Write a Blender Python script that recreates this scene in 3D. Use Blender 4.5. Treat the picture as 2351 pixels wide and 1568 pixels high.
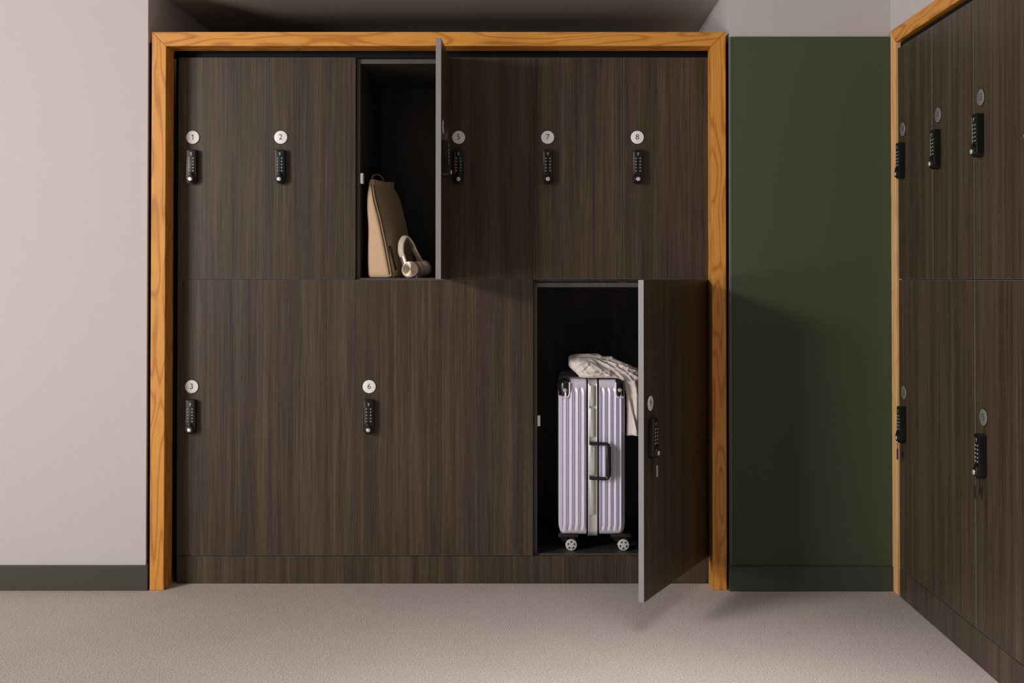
import bpy, bmesh, math, random
from mathutils import Vector, Matrix, noise

for o in list(bpy.data.objects):
    bpy.data.objects.remove(o, do_unlink=True)
scene = bpy.context.scene
C = scene.collection
R = math.radians

# ------------------------------------------------------------------ camera
cam_d = bpy.data.cameras.new('camera')
cam = bpy.data.objects.new('camera', cam_d)
C.objects.link(cam)
scene.camera = cam
F_PX = 2450.0                       # focal length in pixels of the 2351-wide frame
cam_d.sensor_width = 36.0
cam_d.lens = F_PX * 36.0 / 2351.0
PITCH = 0.7
cam.location = (0.0, -4.04, 1.15)
cam.rotation_euler = (R(90 + PITCH), 0, 0)
cam_d.shift_x = -(1234.0 - 1175.5) / 2351.0
cam_d.shift_y = -(784.0 - (640.0 - F_PX * math.tan(R(PITCH)))) / 2351.0
cam_d.clip_start = 0.05

# ------------------------------------------------------------------ world, lights, exposure
world = bpy.data.worlds.new('sky')
scene.world = world
world.use_nodes = True
bg = world.node_tree.nodes['Background']
bg.inputs[0].default_value = (0.75, 0.85, 1.0, 1)
bg.inputs[1].default_value = 1.0


def area_light(name, loc, target, sx, sy, power, col, spread=180):
    d = bpy.data.lights.new(name, 'AREA')
    d.shape = 'RECTANGLE'
    d.size = sx
    d.size_y = sy
    d.energy = power
    d.color = col
    d.spread = R(spread)
    o = bpy.data.objects.new(name, d)
    C.objects.link(o)
    o.location = loc
    o.rotation_euler = (Vector(target) - Vector(loc)).to_track_quat('-Z', 'Y').to_euler()
    return o


# daylight entering through the high window in the left side wall
area_light('window_daylight', (-4.30, -3.5, 2.25), (0.3, -0.4, 1.0), 1.4, 0.50, 152, (1.0, 0.95, 0.925))
area_light('soffit_fill_low', (-4.30, -3.5, 0.75), (0.3, 0.2, 1.8), 1.4, 0.55, 66, (1.0, 0.93, 0.88))  # low light added to brighten the niche soffit
# unseen ceiling panel light, added as fill mainly for the floor
area_light('ceiling_fill_light', (0.4, -2.0, 2.70), (0.4, -2.0, 0), 1.2, 1.2, 18.5, (0.97, 0.96, 1.0), 66)

scene.view_settings.view_transform = 'Standard'
scene.view_settings.look = 'None'
scene.view_settings.gamma = 1.0
scene.view_settings.use_curve_mapping = False
scene.view_settings.exposure = 0.0


# ------------------------------------------------------------------ materials
def new_mat(name):
    m = bpy.data.materials.new(name)
    m.use_nodes = True
    nt = m.node_tree
    b = nt.nodes['Principled BSDF']
    return m, nt, b


def plain(name, col, rough=0.5, metal=0.0, spec=0.5, bump=None, var=0.0, aniso=None):
    """colour with a faint procedural variation and fine relief"""
    m, nt, b = new_mat(name)
    b.inputs['Roughness'].default_value = rough
    b.inputs['Metallic'].default_value = metal
    b.inputs['Specular IOR Level'].default_value = spec
    tc = nt.nodes.new('ShaderNodeTexCoord')
    nz = nt.nodes.new('ShaderNodeTexNoise')
    nz.inputs['Scale'].default_value = bump[0] if bump else 30.0
    nz.inputs['Detail'].default_value = 4.0
    nt.links.new(tc.outputs['Object'], nz.inputs['Vector'])
    cr = nt.nodes.new('ShaderNodeValToRGB')
    v = var
    cr.color_ramp.elements[0].position = 0.25
    cr.color_ramp.elements[1].position = 0.75
    cr.color_ramp.elements[0].color = tuple(c * (1 - v) for c in col) + (1,)
    cr.color_ramp.elements[1].color = tuple(c * (1 + v) for c in col) + (1,)
    nt.links.new(nz.outputs['Fac'], cr.inputs['Fac'])
    nt.links.new(cr.outputs['Color'], b.inputs['Base Color'])
    if bump:
        bp = nt.nodes.new('ShaderNodeBump')
        bp.inputs['Strength'].default_value = bump[1]
        bp.inputs['Distance'].default_value = bump[2]
        nt.links.new(nz.outputs['Fac'], bp.inputs['Height'])
        nt.links.new(bp.outputs['Normal'], b.inputs['Normal'])
    if aniso:
        b.inputs['Anisotropic'].default_value = aniso
        tg = nt.nodes.new('ShaderNodeTangent')
        tg.direction_type = 'RADIAL'
        tg.axis = 'Z'
        nt.links.new(tg.outputs['Tangent'], b.inputs['Tangent'])
    return m


def laminate(name, dark, mid, light, rough=0.42, spec=0.35, hue=False):
    """dark stained laminate, vertical fine grain"""
    m, nt, b = new_mat(name)
    b.inputs['Specular IOR Level'].default_value = spec
    tc = nt.nodes.new('ShaderNodeTexCoord')
    oi = nt.nodes.new('ShaderNodeObjectInfo')
    off = nt.nodes.new('ShaderNodeVectorMath')
    off.operation = 'ADD'
    mul = nt.nodes.new('ShaderNodeMath')
    mul.operation = 'MULTIPLY'
    mul.inputs[1].default_value = 13.0
    nt.links.new(oi.outputs['Random'], mul.inputs[0])
    nt.links.new(tc.outputs['Object'], off.inputs[0])
    nt.links.new(mul.outputs[0], off.inputs[1])
    outs = []
    for sc, z, det in ((26.0, 0.5, 2.0), (150.0, 2.2, 3.0), (420.0, 7.0, 2.0)):
        mp = nt.nodes.new('ShaderNodeMapping')
        mp.inputs['Scale'].default_value = (sc, sc * 0.3, z)
        nz = nt.nodes.new('ShaderNodeTexNoise')
        nz.inputs['Scale'].default_value = 1.0
        nz.inputs['Detail'].default_value = det
        nz.inputs['Distortion'].default_value = 0.25
        nt.links.new(off.outputs[0], mp.inputs['Vector'])
        nt.links.new(mp.outputs[0], nz.inputs['Vector'])
        outs.append(nz.outputs['Fac'])
    a1 = nt.nodes.new('ShaderNodeMix')
    a1.inputs[0].default_value = 0.5
    nt.links.new(outs[0], a1.inputs[2])
    nt.links.new(outs[1], a1.inputs[3])
    a2 = nt.nodes.new('ShaderNodeMix')
    a2.inputs[0].default_value = 0.3
    nt.links.new(a1.outputs[0], a2.inputs[2])
    nt.links.new(outs[2], a2.inputs[3])
    cr = nt.nodes.new('ShaderNodeValToRGB')
    e = cr.color_ramp.elements
    e[0].position = 0.36
    e[0].color = dark + (1,)
    e[1].position = 0.64
    e[1].color = light + (1,)
    k = e.new(0.5)
    k.color = mid + (1,)
    nt.links.new(a2.outputs[0], cr.inputs['Fac'])
    if hue:
        # broad olive to purple drift between the streaks
        mp = nt.nodes.new('ShaderNodeMapping')
        mp.inputs['Scale'].default_value = (34.0, 12.0, 0.9)
        mp.inputs['Location'].default_value = (7.3, 2.1, 4.4)
        nz = nt.nodes.new('ShaderNodeTexNoise')
        nz.inputs['Scale'].default_value = 1.0
        nt.links.new(off.outputs[0], mp.inputs['Vector'])
        nt.links.new(mp.outputs[0], nz.inputs['Vector'])
        c3 = nt.nodes.new('ShaderNodeValToRGB')
        c3.color_ramp.elements[0].position = 0.35
        c3.color_ramp.elements[0].color = (0.99, 0.985, 0.87, 1)
        c3.color_ramp.elements[1].position = 0.65
        c3.color_ramp.elements[1].color = (1.0, 0.945, 1.02, 1)
        nt.links.new(nz.outputs['Fac'], c3.inputs['Fac'])
        mm = nt.nodes.new('ShaderNodeMix')
        mm.data_type = 'RGBA'
        mm.blend_type = 'MULTIPLY'
        mm.inputs[0].default_value = 1.0
        nt.links.new(cr.outputs['Color'], mm.inputs[6])
        nt.links.new(c3.outputs['Color'], mm.inputs[7])
        nt.links.new(mm.outputs[2], b.inputs['Base Color'])
    else:
        nt.links.new(cr.outputs['Color'], b.inputs['Base Color'])
    b.inputs['Roughness'].default_value = rough
    bp = nt.nodes.new('ShaderNodeBump')
    bp.inputs['Strength'].default_value = 0.15
    bp.inputs['Distance'].default_value = 0.0006
    nt.links.new(a2.outputs[0], bp.inputs['Height'])
    nt.links.new(bp.outputs['Normal'], b.inputs['Normal'])
    return m


def ash_wood(name, axis, light, dark):
    """orange ash with cathedral grain running along axis"""
    m, nt, b = new_mat(name)
    tc = nt.nodes.new('ShaderNodeTexCoord')
    mp = nt.nodes.new('ShaderNodeMapping')
    s = [13.0, 13.0, 13.0]
    s['XYZ'.index(axis)] = 2.2
    mp.inputs['Scale'].default_value = s
    nt.links.new(tc.outputs['Object'], mp.inputs['Vector'])
    nz = nt.nodes.new('ShaderNodeTexNoise')
    nz.inputs['Scale'].default_value = 1.0
    nz.inputs['Detail'].default_value = 1.2
    nz.inputs['Distortion'].default_value = 0.35
    nt.links.new(mp.outputs[0], nz.inputs['Vector'])
    mu = nt.nodes.new('ShaderNodeMath')
    mu.operation = 'MULTIPLY'
    mu.inputs[1].default_value = 52.0
    nt.links.new(nz.outputs['Fac'], mu.inputs[0])
    sn = nt.nodes.new('ShaderNodeMath')
    sn.operation = 'SINE'
    nt.links.new(mu.outputs[0], sn.inputs[0])
    ab = nt.nodes.new('ShaderNodeMapRange')
    ab.inputs['From Min'].default_value = -1
    ab.inputs['From Max'].default_value = 1
    nt.links.new(sn.outputs[0], ab.inputs['Value'])
    pw = nt.nodes.new('ShaderNodeMath')
    pw.operation = 'POWER'
    pw.inputs[1].default_value = 4.0
    nt.links.new(ab.outputs[0], pw.inputs[0])
    # fine pores
    mp2 = nt.nodes.new('ShaderNodeMapping')
    s2 = [260.0, 260.0, 260.0]
    s2['XYZ'.index(axis)] = 9.0
    mp2.inputs['Scale'].default_value = s2
    nt.links.new(tc.outputs['Object'], mp2.inputs['Vector'])
    n2 = nt.nodes.new('ShaderNodeTexNoise')
    n2.inputs['Scale'].default_value = 1.0
    nt.links.new(mp2.outputs[0], n2.inputs['Vector'])
    mx = nt.nodes.new('ShaderNodeMix')
    mx.inputs[0].default_value = 0.45
    nt.links.new(pw.outputs[0], mx.inputs[2])
    nt.links.new(n2.outputs['Fac'], mx.inputs[3])
    cr = nt.nodes.new('ShaderNodeValToRGB')
    e = cr.color_ramp.elements
    e[0].position = 0.05
    e[0].color = light + (1,)
    e[1].position = 0.85
    e[1].color = dark + (1,)
    nt.links.new(mx.outputs[0], cr.inputs['Fac'])
    nt.links.new(cr.outputs['Color'], b.inputs['Base Color'])
    b.inputs['Roughness'].default_value = 0.45
    b.inputs['Specular IOR Level'].default_value = 0.4
    bp = nt.nodes.new('ShaderNodeBump')
    bp.inputs['Strength'].default_value = 0.2
    bp.inputs['Distance'].default_value = 0.0008
    nt.links.new(mx.outputs[0], bp.inputs['Height'])
    nt.links.new(bp.outputs['Normal'], b.inputs['Normal'])
    return m


def carpet_mat():
    m, nt, b = new_mat('carpet')
    tc = nt.nodes.new('ShaderNodeTexCoord')
    n1 = nt.nodes.new('ShaderNodeTexNoise')
    n1.inputs['Scale'].default_value = 190.0
    n1.inputs['Detail'].default_value = 3.0
    n2 = nt.nodes.new('ShaderNodeTexNoise')
    n2.inputs['Scale'].default_value = 3.0
    n2.inputs['Detail'].default_value = 3.0
    for n in (n1, n2):
        nt.links.new(tc.outputs['Object'], n.inputs['Vector'])
    c1 = nt.nodes.new('ShaderNodeValToRGB')
    c1.color_ramp.elements[0].position = 0.3
    c1.color_ramp.elements[1].position = 0.7
    c1.color_ramp.elements[0].color = (0.34, 0.285, 0.25, 1)
    c1.color_ramp.elements[1].color = (0.68, 0.59, 0.53, 1)
    nt.links.new(n1.outputs['Fac'], c1.inputs['Fac'])
    c2 = nt.nodes.new('ShaderNodeValToRGB')
    c2.color_ramp.elements[0].position = 0.3
    c2.color_ramp.elements[1].position = 0.7
    c2.color_ramp.elements[0].color = (0.93, 0.92, 0.93, 1)
    c2.color_ramp.elements[1].color = (1.0, 1.0, 0.99, 1)
    nt.links.new(n2.outputs['Fac'], c2.inputs['Fac'])
    mx = nt.nodes.new('ShaderNodeMix')
    mx.data_type = 'RGBA'
    mx.blend_type = 'MULTIPLY'
    mx.inputs[0].default_value = 1.0
    nt.links.new(c1.outputs['Color'], mx.inputs[6])
    nt.links.new(c2.outputs['Color'], mx.inputs[7])
    nt.links.new(mx.outputs[2], b.inputs['Base Color'])
    b.inputs['Roughness'].default_value = 1.0
    b.inputs['Specular IOR Level'].default_value = 0.1
    b.inputs['Sheen Weight'].default_value = 0.15
    bp = nt.nodes.new('ShaderNodeBump')
    bp.inputs['Strength'].default_value = 0.7
    bp.inputs['Distance'].default_value = 0.004
    nt.links.new(n1.outputs['Fac'], bp.inputs['Height'])
    nt.links.new(bp.outputs['Normal'], b.inputs['Normal'])
    return m


M = {}
M['wall'] = plain('white_wall_paint', (0.545, 0.515, 0.515), 0.85, spec=0.2, bump=(420.0, 0.12, 0.001), var=0.012)
M['ceiling'] = plain('ceiling_paint', (0.42, 0.40, 0.38), 0.9, spec=0.2, bump=(420.0, 0.1, 0.001), var=0.01)
M['green'] = plain('green_wall_paint', (0.066, 0.088, 0.048), 0.75, spec=0.25, bump=(420.0, 0.1, 0.001), var=0.02)
M['taupe'] = plain('taupe_paint', (0.66, 0.57, 0.49), 0.85, spec=0.2, bump=(420.0, 0.1, 0.001), var=0.02)
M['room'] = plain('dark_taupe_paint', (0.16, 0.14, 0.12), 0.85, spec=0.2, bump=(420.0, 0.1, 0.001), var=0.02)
M['bead'] = plain('grey_corner_bead', (0.12, 0.125, 0.12), 0.6, spec=0.3)
M['base'] = plain('baseboard_paint', (0.056, 0.052, 0.042), 0.55, spec=0.35, bump=(200.0, 0.08, 0.001), var=0.03)
M['base_green'] = plain('baseboard_green_paint', (0.058, 0.066, 0.054), 0.55, spec=0.35, bump=(200.0, 0.08, 0.001), var=0.03)
M['carpet'] = carpet_mat()
M['lam'] = laminate('dark_laminate', (0.030, 0.020, 0.016), (0.060, 0.044, 0.029), (0.102, 0.078, 0.047), 0.40, 0.34, True)
M['lam_in'] = laminate('dark_interior_laminate', (0.030, 0.028, 0.026), (0.046, 0.043, 0.039), (0.066, 0.061, 0.055), 0.5)
M['edge'] = plain('grey_edge_band', (0.25, 0.248, 0.25), 0.45, spec=0.4, bump=(300.0, 0.05, 0.0005), var=0.03)
M['black'] = plain('black_filler', (0.006, 0.006, 0.006), 0.7, spec=0.2)
M['ash_z'] = ash_wood('orange_ash_upright', 'Z', (0.72, 0.335, 0.058), (0.44, 0.160, 0.018))
M['ash_x'] = ash_wood('orange_ash_level', 'X', (0.72, 0.335, 0.058), (0.44, 0.160, 0.018))
M['ash_y'] = ash_wood('orange_ash_deep', 'Y', (0.72, 0.335, 0.058), (0.44, 0.160, 0.018))
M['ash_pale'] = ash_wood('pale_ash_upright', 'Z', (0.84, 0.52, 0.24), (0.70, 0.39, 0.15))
M['lock'] = plain('black_lock_plastic', (0.008, 0.008, 0.0075), 0.34, spec=0.35, bump=(600.0, 0.05, 0.0003), var=0.1)
M['lock_lit'] = plain('lit_lock_edge', (0.10, 0.10, 0.10), 0.35, spec=0.5)  # lighter grey standing in for light on the locks' left chamfer
M['button'] = plain('grey_button', (0.32, 0.32, 0.31), 0.35, metal=0.3)
M['chrome'] = plain('satin_chrome', (0.78, 0.78, 0.76), 0.35, metal=0.7)
M['badge'] = plain('white_badge', (0.88, 0.86, 0.87), 0.4, var=0.015)
M['badge_dim'] = plain('dimmed_badge', (0.34, 0.35, 0.32), 0.45, metal=0.6, var=0.03)  # darker badge copy, dim slanted look of the right bank put into colour
M['badge_rim'] = plain('dark_badge_rim', (0.02, 0.018, 0.016), 0.5)
M['numeral'] = plain('numeral_ink', (0.05, 0.05, 0.055), 0.6)
M['strike'] = plain('white_strike_plastic', (0.60, 0.59, 0.57), 0.4)
M['hinge'] = plain('steel_hinge', (0.45, 0.45, 0.45), 0.3, metal=0.9)
M['shell'] = plain('lavender_anodised_shell', (0.86, 0.835, 0.99), 0.30, metal=0.25, spec=0.6, bump=(500.0, 0.03, 0.0003), var=0.02)
M['alu'] = plain('silver_aluminium', (0.72, 0.73, 0.74), 0.35, metal=0.6, bump=(300.0, 0.04, 0.0003), var=0.03)
M['case_black'] = plain('black_case_plastic', (0.012, 0.011, 0.010), 0.25, spec=0.6)
M['wheel_grey'] = plain('pale_wheel_plastic', (0.62, 0.62, 0.60), 0.4)
M['cloth'] = plain('cream_cotton', (0.80, 0.745, 0.70), 0.9, spec=0.2, bump=(260.0, 0.12, 0.001), var=0.04)
M['canvas'] = plain('tan_canvas', (0.60, 0.425, 0.27), 0.85, spec=0.25, bump=(700.0, 0.2, 0.0008), var=0.05)
M['canvas_shade'] = plain('shaded_tan_canvas', (0.50, 0.385, 0.245), 0.85, spec=0.25, bump=(700.0, 0.2, 0.0008), var=0.05)  # darker copy of the tan canvas, shade put into the colour
M['piping'] = plain('dark_brown_piping', (0.035, 0.025, 0.018), 0.6)
M['leather'] = plain('beige_leather_strap', (0.36, 0.27, 0.18), 0.55, bump=(200.0, 0.1, 0.0005), var=0.05)
M['buckle'] = plain('dark_bronze_buckle', (0.12, 0.10, 0.09), 0.35, metal=0.8)
M['hp'] = plain('cream_headband', (0.56, 0.48, 0.40), 0.5, spec=0.4, var=0.02)
M['hp_inner'] = plain('taupe_padding', (0.20, 0.165, 0.13), 0.7)
M['gold'] = plain('champagne_brushed_metal', (0.80, 0.68, 0.52), 0.38, metal=1.0, aniso=0.95)
M['gold2'] = plain('champagne_metal', (0.78, 0.66, 0.52), 0.3, metal=0.9)
M['tag'] = plain('black_tag', (0.02, 0.015, 0.014), 0.5)
M['key'] = plain('steel_key', (0.42, 0.40, 0.38), 0.35, metal=0.5)
M['lens'] = plain('light_diffuser', (0.85, 0.83, 0.80), 0.6)
M['glass'] = plain('window_glass', (0.9, 0.93, 0.95), 0.05)
M['glass'].node_tree.nodes['Principled BSDF'].inputs['Transmission Weight'].default_value = 1.0


# ------------------------------------------------------------------ mesh helpers
def mesh_from_bm(name, bm, mat, smooth=False, angle=None):
    me = bpy.data.meshes.new(name)
    bmesh.ops.recalc_face_normals(bm, faces=bm.faces[:])
    bm.to_mesh(me)
    bm.free()
    if mat is not None:
        me.materials.append(mat)
    if smooth:
        for p in me.polygons:
            p.use_smooth = True
        if angle is not None:
            me.set_sharp_from_angle(angle=R(angle))
    return me


def link(name, data, parent=None, loc=(0, 0, 0), rot=(0, 0, 0), matrix=None):
    o = bpy.data.objects.new(name, data)
    C.objects.link(o)
    if parent is not None:
        o.parent = parent
    if matrix is not None:
        o.matrix_local = matrix
    else:
        o.location = loc
        o.rotation_euler = rot
    return o


def tag(o, label=None, cat=None, group=None, kind=None):
    if label:
        o['label'] = label
    if cat:
        o['category'] = cat
    if group:
        o['group'] = group
    if kind:
        o['kind'] = kind
    return o


def empty(name, loc=(0, 0, 0), rz=0.0):
    o = bpy.data.objects.new(name, None)
    o.empty_display_size = 0.1
    C.objects.link(o)
    o.location = loc
    o.rotation_euler = (0, 0, rz)
    return o


def bx(bm, x0, x1, y0, y1, z0, z1, bevel=0.0, seg=2):
    r = bmesh.ops.create_cube(bm, size=1.0)
    vs = r['verts']
    for v in vs:
        v.co = Vector(((x0 + x1) / 2 + v.co.x * (x1 - x0), (y0 + y1) / 2 + v.co.y * (y1 - y0), (z0 + z1) / 2 + v.co.z * (z1 - z0)))
    if bevel > 0:
        es = list({e for v in vs for e in v.link_edges})
        bmesh.ops.bevel(bm, geom=es, offset=bevel, segments=seg, affect='EDGES', profile=0.5)
    return vs


def box_mesh(name, dims, mat, bevel=0.0):
    bm = bmesh.new()
    bx(bm, *dims, bevel=bevel)
    return mesh_from_bm(name, bm, mat)


def box_obj(name, dims, mat, parent=None, bevel=0.0, kind=None, loc=(0, 0, 0)):
    o = link(name, box_mesh(name, dims, mat, bevel), parent, loc)
    if kind:
        o['kind'] = kind
    return o


def cyl(bm, c, axis, r0, r1, h, seg=32, bevel=0.0):
    """truncated cone from c along axis"""
    ax = Vector(axis).normalized()
    q = Vector((0, 0, 1)).rotation_difference(ax).to_matrix().to_4x4()
    mt = Matrix.Translation(Vector(c) + ax * h / 2) @ q
    r = bmesh.ops.create_cone(bm, cap_ends=True, segments=seg, radius1=r0, radius2=r1, depth=h, matrix=mt)
    if bevel > 0:
        caps = [f for f in {f for v in r['verts'] for f in v.link_faces} if len(f.verts) > 4]
        es = list({e for f in caps for e in f.edges})
        bmesh.ops.bevel(bm, geom=es, offset=bevel, segments=2, affect='EDGES', profile=0.5)
    return r['verts']


def sweep(bm, pts, prof, closed=False, ups=None, cap=True):
    """sweep a closed 2-D profile (list of (a,b) or function i->list) along pts"""
    n = len(pts)
    rings = []
    pts = [Vector(p) for p in pts]
    for i, p in enumerate(pts):
        if closed:
            t = (pts[(i + 1) % n] - pts[i - 1]).normalized()
        else:
            t = (pts[min(i + 1, n - 1)] - pts[max(i - 1, 0)]).normalized()
        up = Vector(ups[i]) if ups is not None else Vector((0, 0, 1)) if abs(t.z) < 0.9 else Vector((0, 1, 0))
        s = t.cross(up).normalized()
        u = s.cross(t).normalized()
        pr = prof(i) if callable(prof) else prof
        rings.append([bm.verts.new(p + s * a + u * b_) for a, b_ in pr])
    m = len(rings[0])
    rng = range(n) if closed else range(n - 1)
    for i in rng:
        A, B = rings[i], rings[(i + 1) % n]
        for j in range(m):
            bm.faces.new((A[j], A[(j + 1) % m], B[(j + 1) % m], B[j]))
    if cap and not closed:
        bm.faces.new(rings[0][::-1])
        bm.faces.new(rings[-1])


def circ(r, n=10, ry=None):
    ry = r if ry is None else ry
    return [(r * math.cos(2 * math.pi * k / n), ry * math.sin(2 * math.pi * k / n)) for k in range(n)]


def loft(bm, rings, cap=True):
    vr = [[bm.verts.new(p) for p in ring] for ring in rings]
    m = len(vr[0])
    for i in range(len(vr) - 1):
        for j in range(m):
            bm.faces.new((vr[i][j], vr[i][(j + 1) % m], vr[i + 1][(j + 1) % m], vr[i + 1][j]))
    if cap:
        bm.faces.new(vr[0][::-1])
        bm.faces.new(vr[-1])


def prism(bm, outline, y0, y1, bevel_front=0.0):
    """outline in x,z; y0 front (smaller y), y1 back"""
    a = [bm.verts.new((x, y0, z)) for x, z in outline]
    b_ = [bm.verts.new((x, y1, z)) for x, z in outline]
    f = bm.faces.new(a)
    bm.faces.new(b_[::-1])
    n = len(a)
    for i in range(n):
        bm.faces.new((a[i], b_[i], b_[(i + 1) % n], a[(i + 1) % n]))
    if bevel_front > 0:
        bmesh.ops.bevel(bm, geom=list(f.edges), offset=bevel_front, segments=2, affect='EDGES', profile=0.6)


def text_mesh(txt, size, mat, extrude=0.0004):
    cu = bpy.data.curves.new('numeral', 'FONT')
    cu.body = txt
    cu.size = size
    cu.align_x = 'CENTER'
    cu.align_y = 'CENTER'
    cu.extrude = extrude
    cu.resolution_u = 4
    ob = bpy.data.objects.new('numeral', cu)
    C.objects.link(ob)
    dg = bpy.context.evaluated_depsgraph_get()
    me = bpy.data.meshes.new_from_object(ob.evaluated_get(dg))
    bpy.data.objects.remove(ob, do_unlink=True)
    bpy.data.curves.remove(cu)
    me.name = 'numeral'
    me.materials.clear()
    me.materials.append(mat)
    return me


def one_mesh():
    bm = bmesh.new()
    pts = [(0.0008, -0.0105), (0.0032, -0.0105), (0.0032, 0.0105), (0.0014, 0.0105), (-0.0040, 0.0062), (-0.0030, 0.0043), (0.0008, 0.0068)]
    a = [bm.verts.new((x, z, -0.0004)) for x, z in pts]
    b_ = [bm.verts.new((x, z, 0.0004)) for x, z in pts]
    bm.faces.new(a[::-1])
    bm.faces.new(b_)
    for i in range(len(a)):
        j = (i + 1) % len(a)
        bm.faces.new((a[i], a[j], b_[j], b_[i]))
    return mesh_from_bm('numeral', bm, M['numeral'])


# ------------------------------------------------------------------ the room
YW = -0.080            # front of the white wall and of the green wall
X_L, X_R = -1.449, 0.712      # sides of the locker niche
NICHE_D, SOFFIT = 0.74, 2.245
CEIL = 2.75
XS = -4.2              # left side wall
YB = -5.3              # wall behind the camera
XR = 1.314             # right wall above the right-hand bank

box_obj('floor', (XS - 0.1, 2.2, YB - 0.1, 1.0, -0.1, 0.0), M['carpet'], kind='structure')
box_obj('ceiling', (XS - 0.1, 2.2, YB - 0.1, YW - 0.001, CEIL, CEIL + 0.1), M['ceiling'], kind='structure')
box_obj('wall_back', (XS - 0.1, X_L, YW, NICHE_D + 0.1, 0.0, CEIL), M['wall'], kind='structure')
box_obj('wall_back_right', (X_R, 2.2, YW, NICHE_D + 0.1, 0.0, CEIL), M['wall'], kind='structure')
box_obj('wall_above_niche', (X_L, X_R, YW, NICHE_D + 0.1, SOFFIT, CEIL), M['taupe'], kind='structure')
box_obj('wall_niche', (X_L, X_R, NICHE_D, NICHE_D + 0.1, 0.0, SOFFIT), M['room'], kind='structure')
box_obj('wall_right', (XR, XR + 0.1, YB, YW, 2.068, CEIL), M['wall'], kind='structure')
box_obj('wall_right_front', (XR, XR + 0.1, YB, -1.585, 0.0, 2.068), M['wall'], kind='structure')
box_obj('wall_right_rear', (2.1, 2.2, YB, YW, 0.0, CEIL), M['wall'], kind='structure')
box_obj('wall_behind', (XS - 0.1, 2.2, YB - 0.1, YB, 0.0, CEIL), M['room'], kind='structure')
# left side wall with its window opening
WY0, WY1, WZ0, WZ1 = -4.3, -2.7, 1.80, 2.62
bm = bmesh.new()
bx(bm, XS - 0.1, XS, YB, WY0, 0.0, CEIL)
bx(bm, XS - 0.1, XS, WY1, YW, 0.0, CEIL)
bx(bm, XS - 0.1, XS, WY0, WY1, 0.0, 0.45)
bx(bm, XS - 0.1, XS, WY0, WY1, 1.30, WZ0)
bx(bm, XS - 0.1, XS, WY0, WY1, WZ1, CEIL)
o = link('wall_left', mesh_from_bm('wall_left', bm, M['room']))
o['kind'] = 'structure'
bm = bmesh.new()
t = 0.035
bm.free()
for wn, za, zb2 in (('window_1', WZ0, WZ1), ('added_low_window', 0.45, 1.30)):  # the lower window is added, an opening for the soffit's extra light
    bm = bmesh.new()
    bx(bm, XS - 0.07, XS - 0.02, WY0, WY0 + t, za, zb2)
    bx(bm, XS - 0.07, XS - 0.02, WY1 - t, WY1, za, zb2)
    bx(bm, XS - 0.07, XS - 0.02, WY0 + t, WY1 - t, za, za + t)
    bx(bm, XS - 0.07, XS - 0.02, WY0 + t, WY1 - t, zb2 - t, zb2)
    o = link(wn, mesh_from_bm(wn, bm, M['wall']))
    o['kind'] = 'structure'
# green painted board on the right-hand part of the back wall, grey bead on its free edge
GX0, GX1 = 0.722, XR - 0.003
g = box_obj('wall_green', (GX0, GX1, YW - 0.008, YW - 0.0005, 0.0, 2.049), M['green'], kind='structure')
bm = bmesh.new()
prism(bm, [(0.7125, 0.0), (0.7215, 0.0), (0.7215, 2.049), (0.7125, 2.049)], YW - 0.006, YW - 0.0005, 0.002)
link('corner_bead', mesh_from_bm('corner_bead', bm, M['bead']), g)
box_obj('baseboard_left', (XS, -1.4375, -0.093, YW - 0.0005, 0.0005, 0.092), M['base'], kind='structure', bevel=0.0015)
box_obj('baseboard_right', (0.706, GX1, -0.102, YW - 0.0085, 0.0005, 0.091), M['base_green'], kind='structure', bevel=0.0015)

# ------------------------------------------------------------------ orange wooden surrounds
FW = 0.053


def surround(name, loc, rz, w, h, depth, label, upright='ash_z'):
    """frame in local x (width) z (height), front face at local y=0, depth inward; black reveal strips set back inside"""
    root = empty(name, loc, rz)
    tag(root, label, 'frame', 'orange wooden locker surrounds')
    bv = 0.002
    for x0, s in ((0.0, 1), (w, -1)):
        bm = bmesh.new()
        # mitred upright
        xs = [x0, x0 + s * FW]
        prism(bm, [(xs[0], 0.0), (xs[1], 0.0), (xs[1], h - FW), (xs[0], h)] if s > 0 else [(xs[1], 0.0), (xs[0], 0.0), (xs[0], h), (xs[1], h - FW)], 0.0, depth, 0.0025)
        link('jamb', mesh_from_bm('jamb', bm, M[upright]), root)
    bm = bmesh.new()
    prism(bm, [(FW + 0.0006, h - FW + 0.0003), (w - FW - 0.0006, h - FW + 0.0003), (w - 0.0006, h), (0.0006, h)], 0.0, depth, 0.0025)
    link('head_rail', mesh_from_bm('head_rail', bm, M['ash_x']), root)
    return root


s1 = surround('wooden_surround', (-1.432, -0.088, 0.0005), 0, 2.131, 2.0665, 0.086,
              'orange-stained wooden frame around the lockers numbered 1 to 9, facing the viewer')
# black reveal strips behind the frame
bm = bmesh.new()
bx(bm, 0.054, 0.0695, 0.110, 0.125, 0.0, 2.008)
link('reveal_strip', mesh_from_bm('reveal_strip', bm, M['black']), s1)
bm = bmesh.new()
bx(bm, 2.0825, 2.094, 0.110, 0.125, 0.0, 2.008)
link('reveal_strip', mesh_from_bm('reveal_strip', bm, M['black']), s1)
bm = bmesh.new()
bx(bm, 0.0, 2.131, 0.110, 0.125, 1.9915, 2.062)
link('reveal_strip', mesh_from_bm('reveal_strip', bm, M['black']), s1)

for dims in ((-0.0164, -0.0006, 0.022, 0.086, 0.094, 2.030), (2.1316, 2.1434, 0.022, 0.086, 0.094, 2.030)):  # black strips added in the open gaps, standing in for their shade
    bm = bmesh.new()
    bx(bm, *dims)
    link('gap_shade_strip', mesh_from_bm('gap_shade_strip', bm, M['black']), s1)

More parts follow.
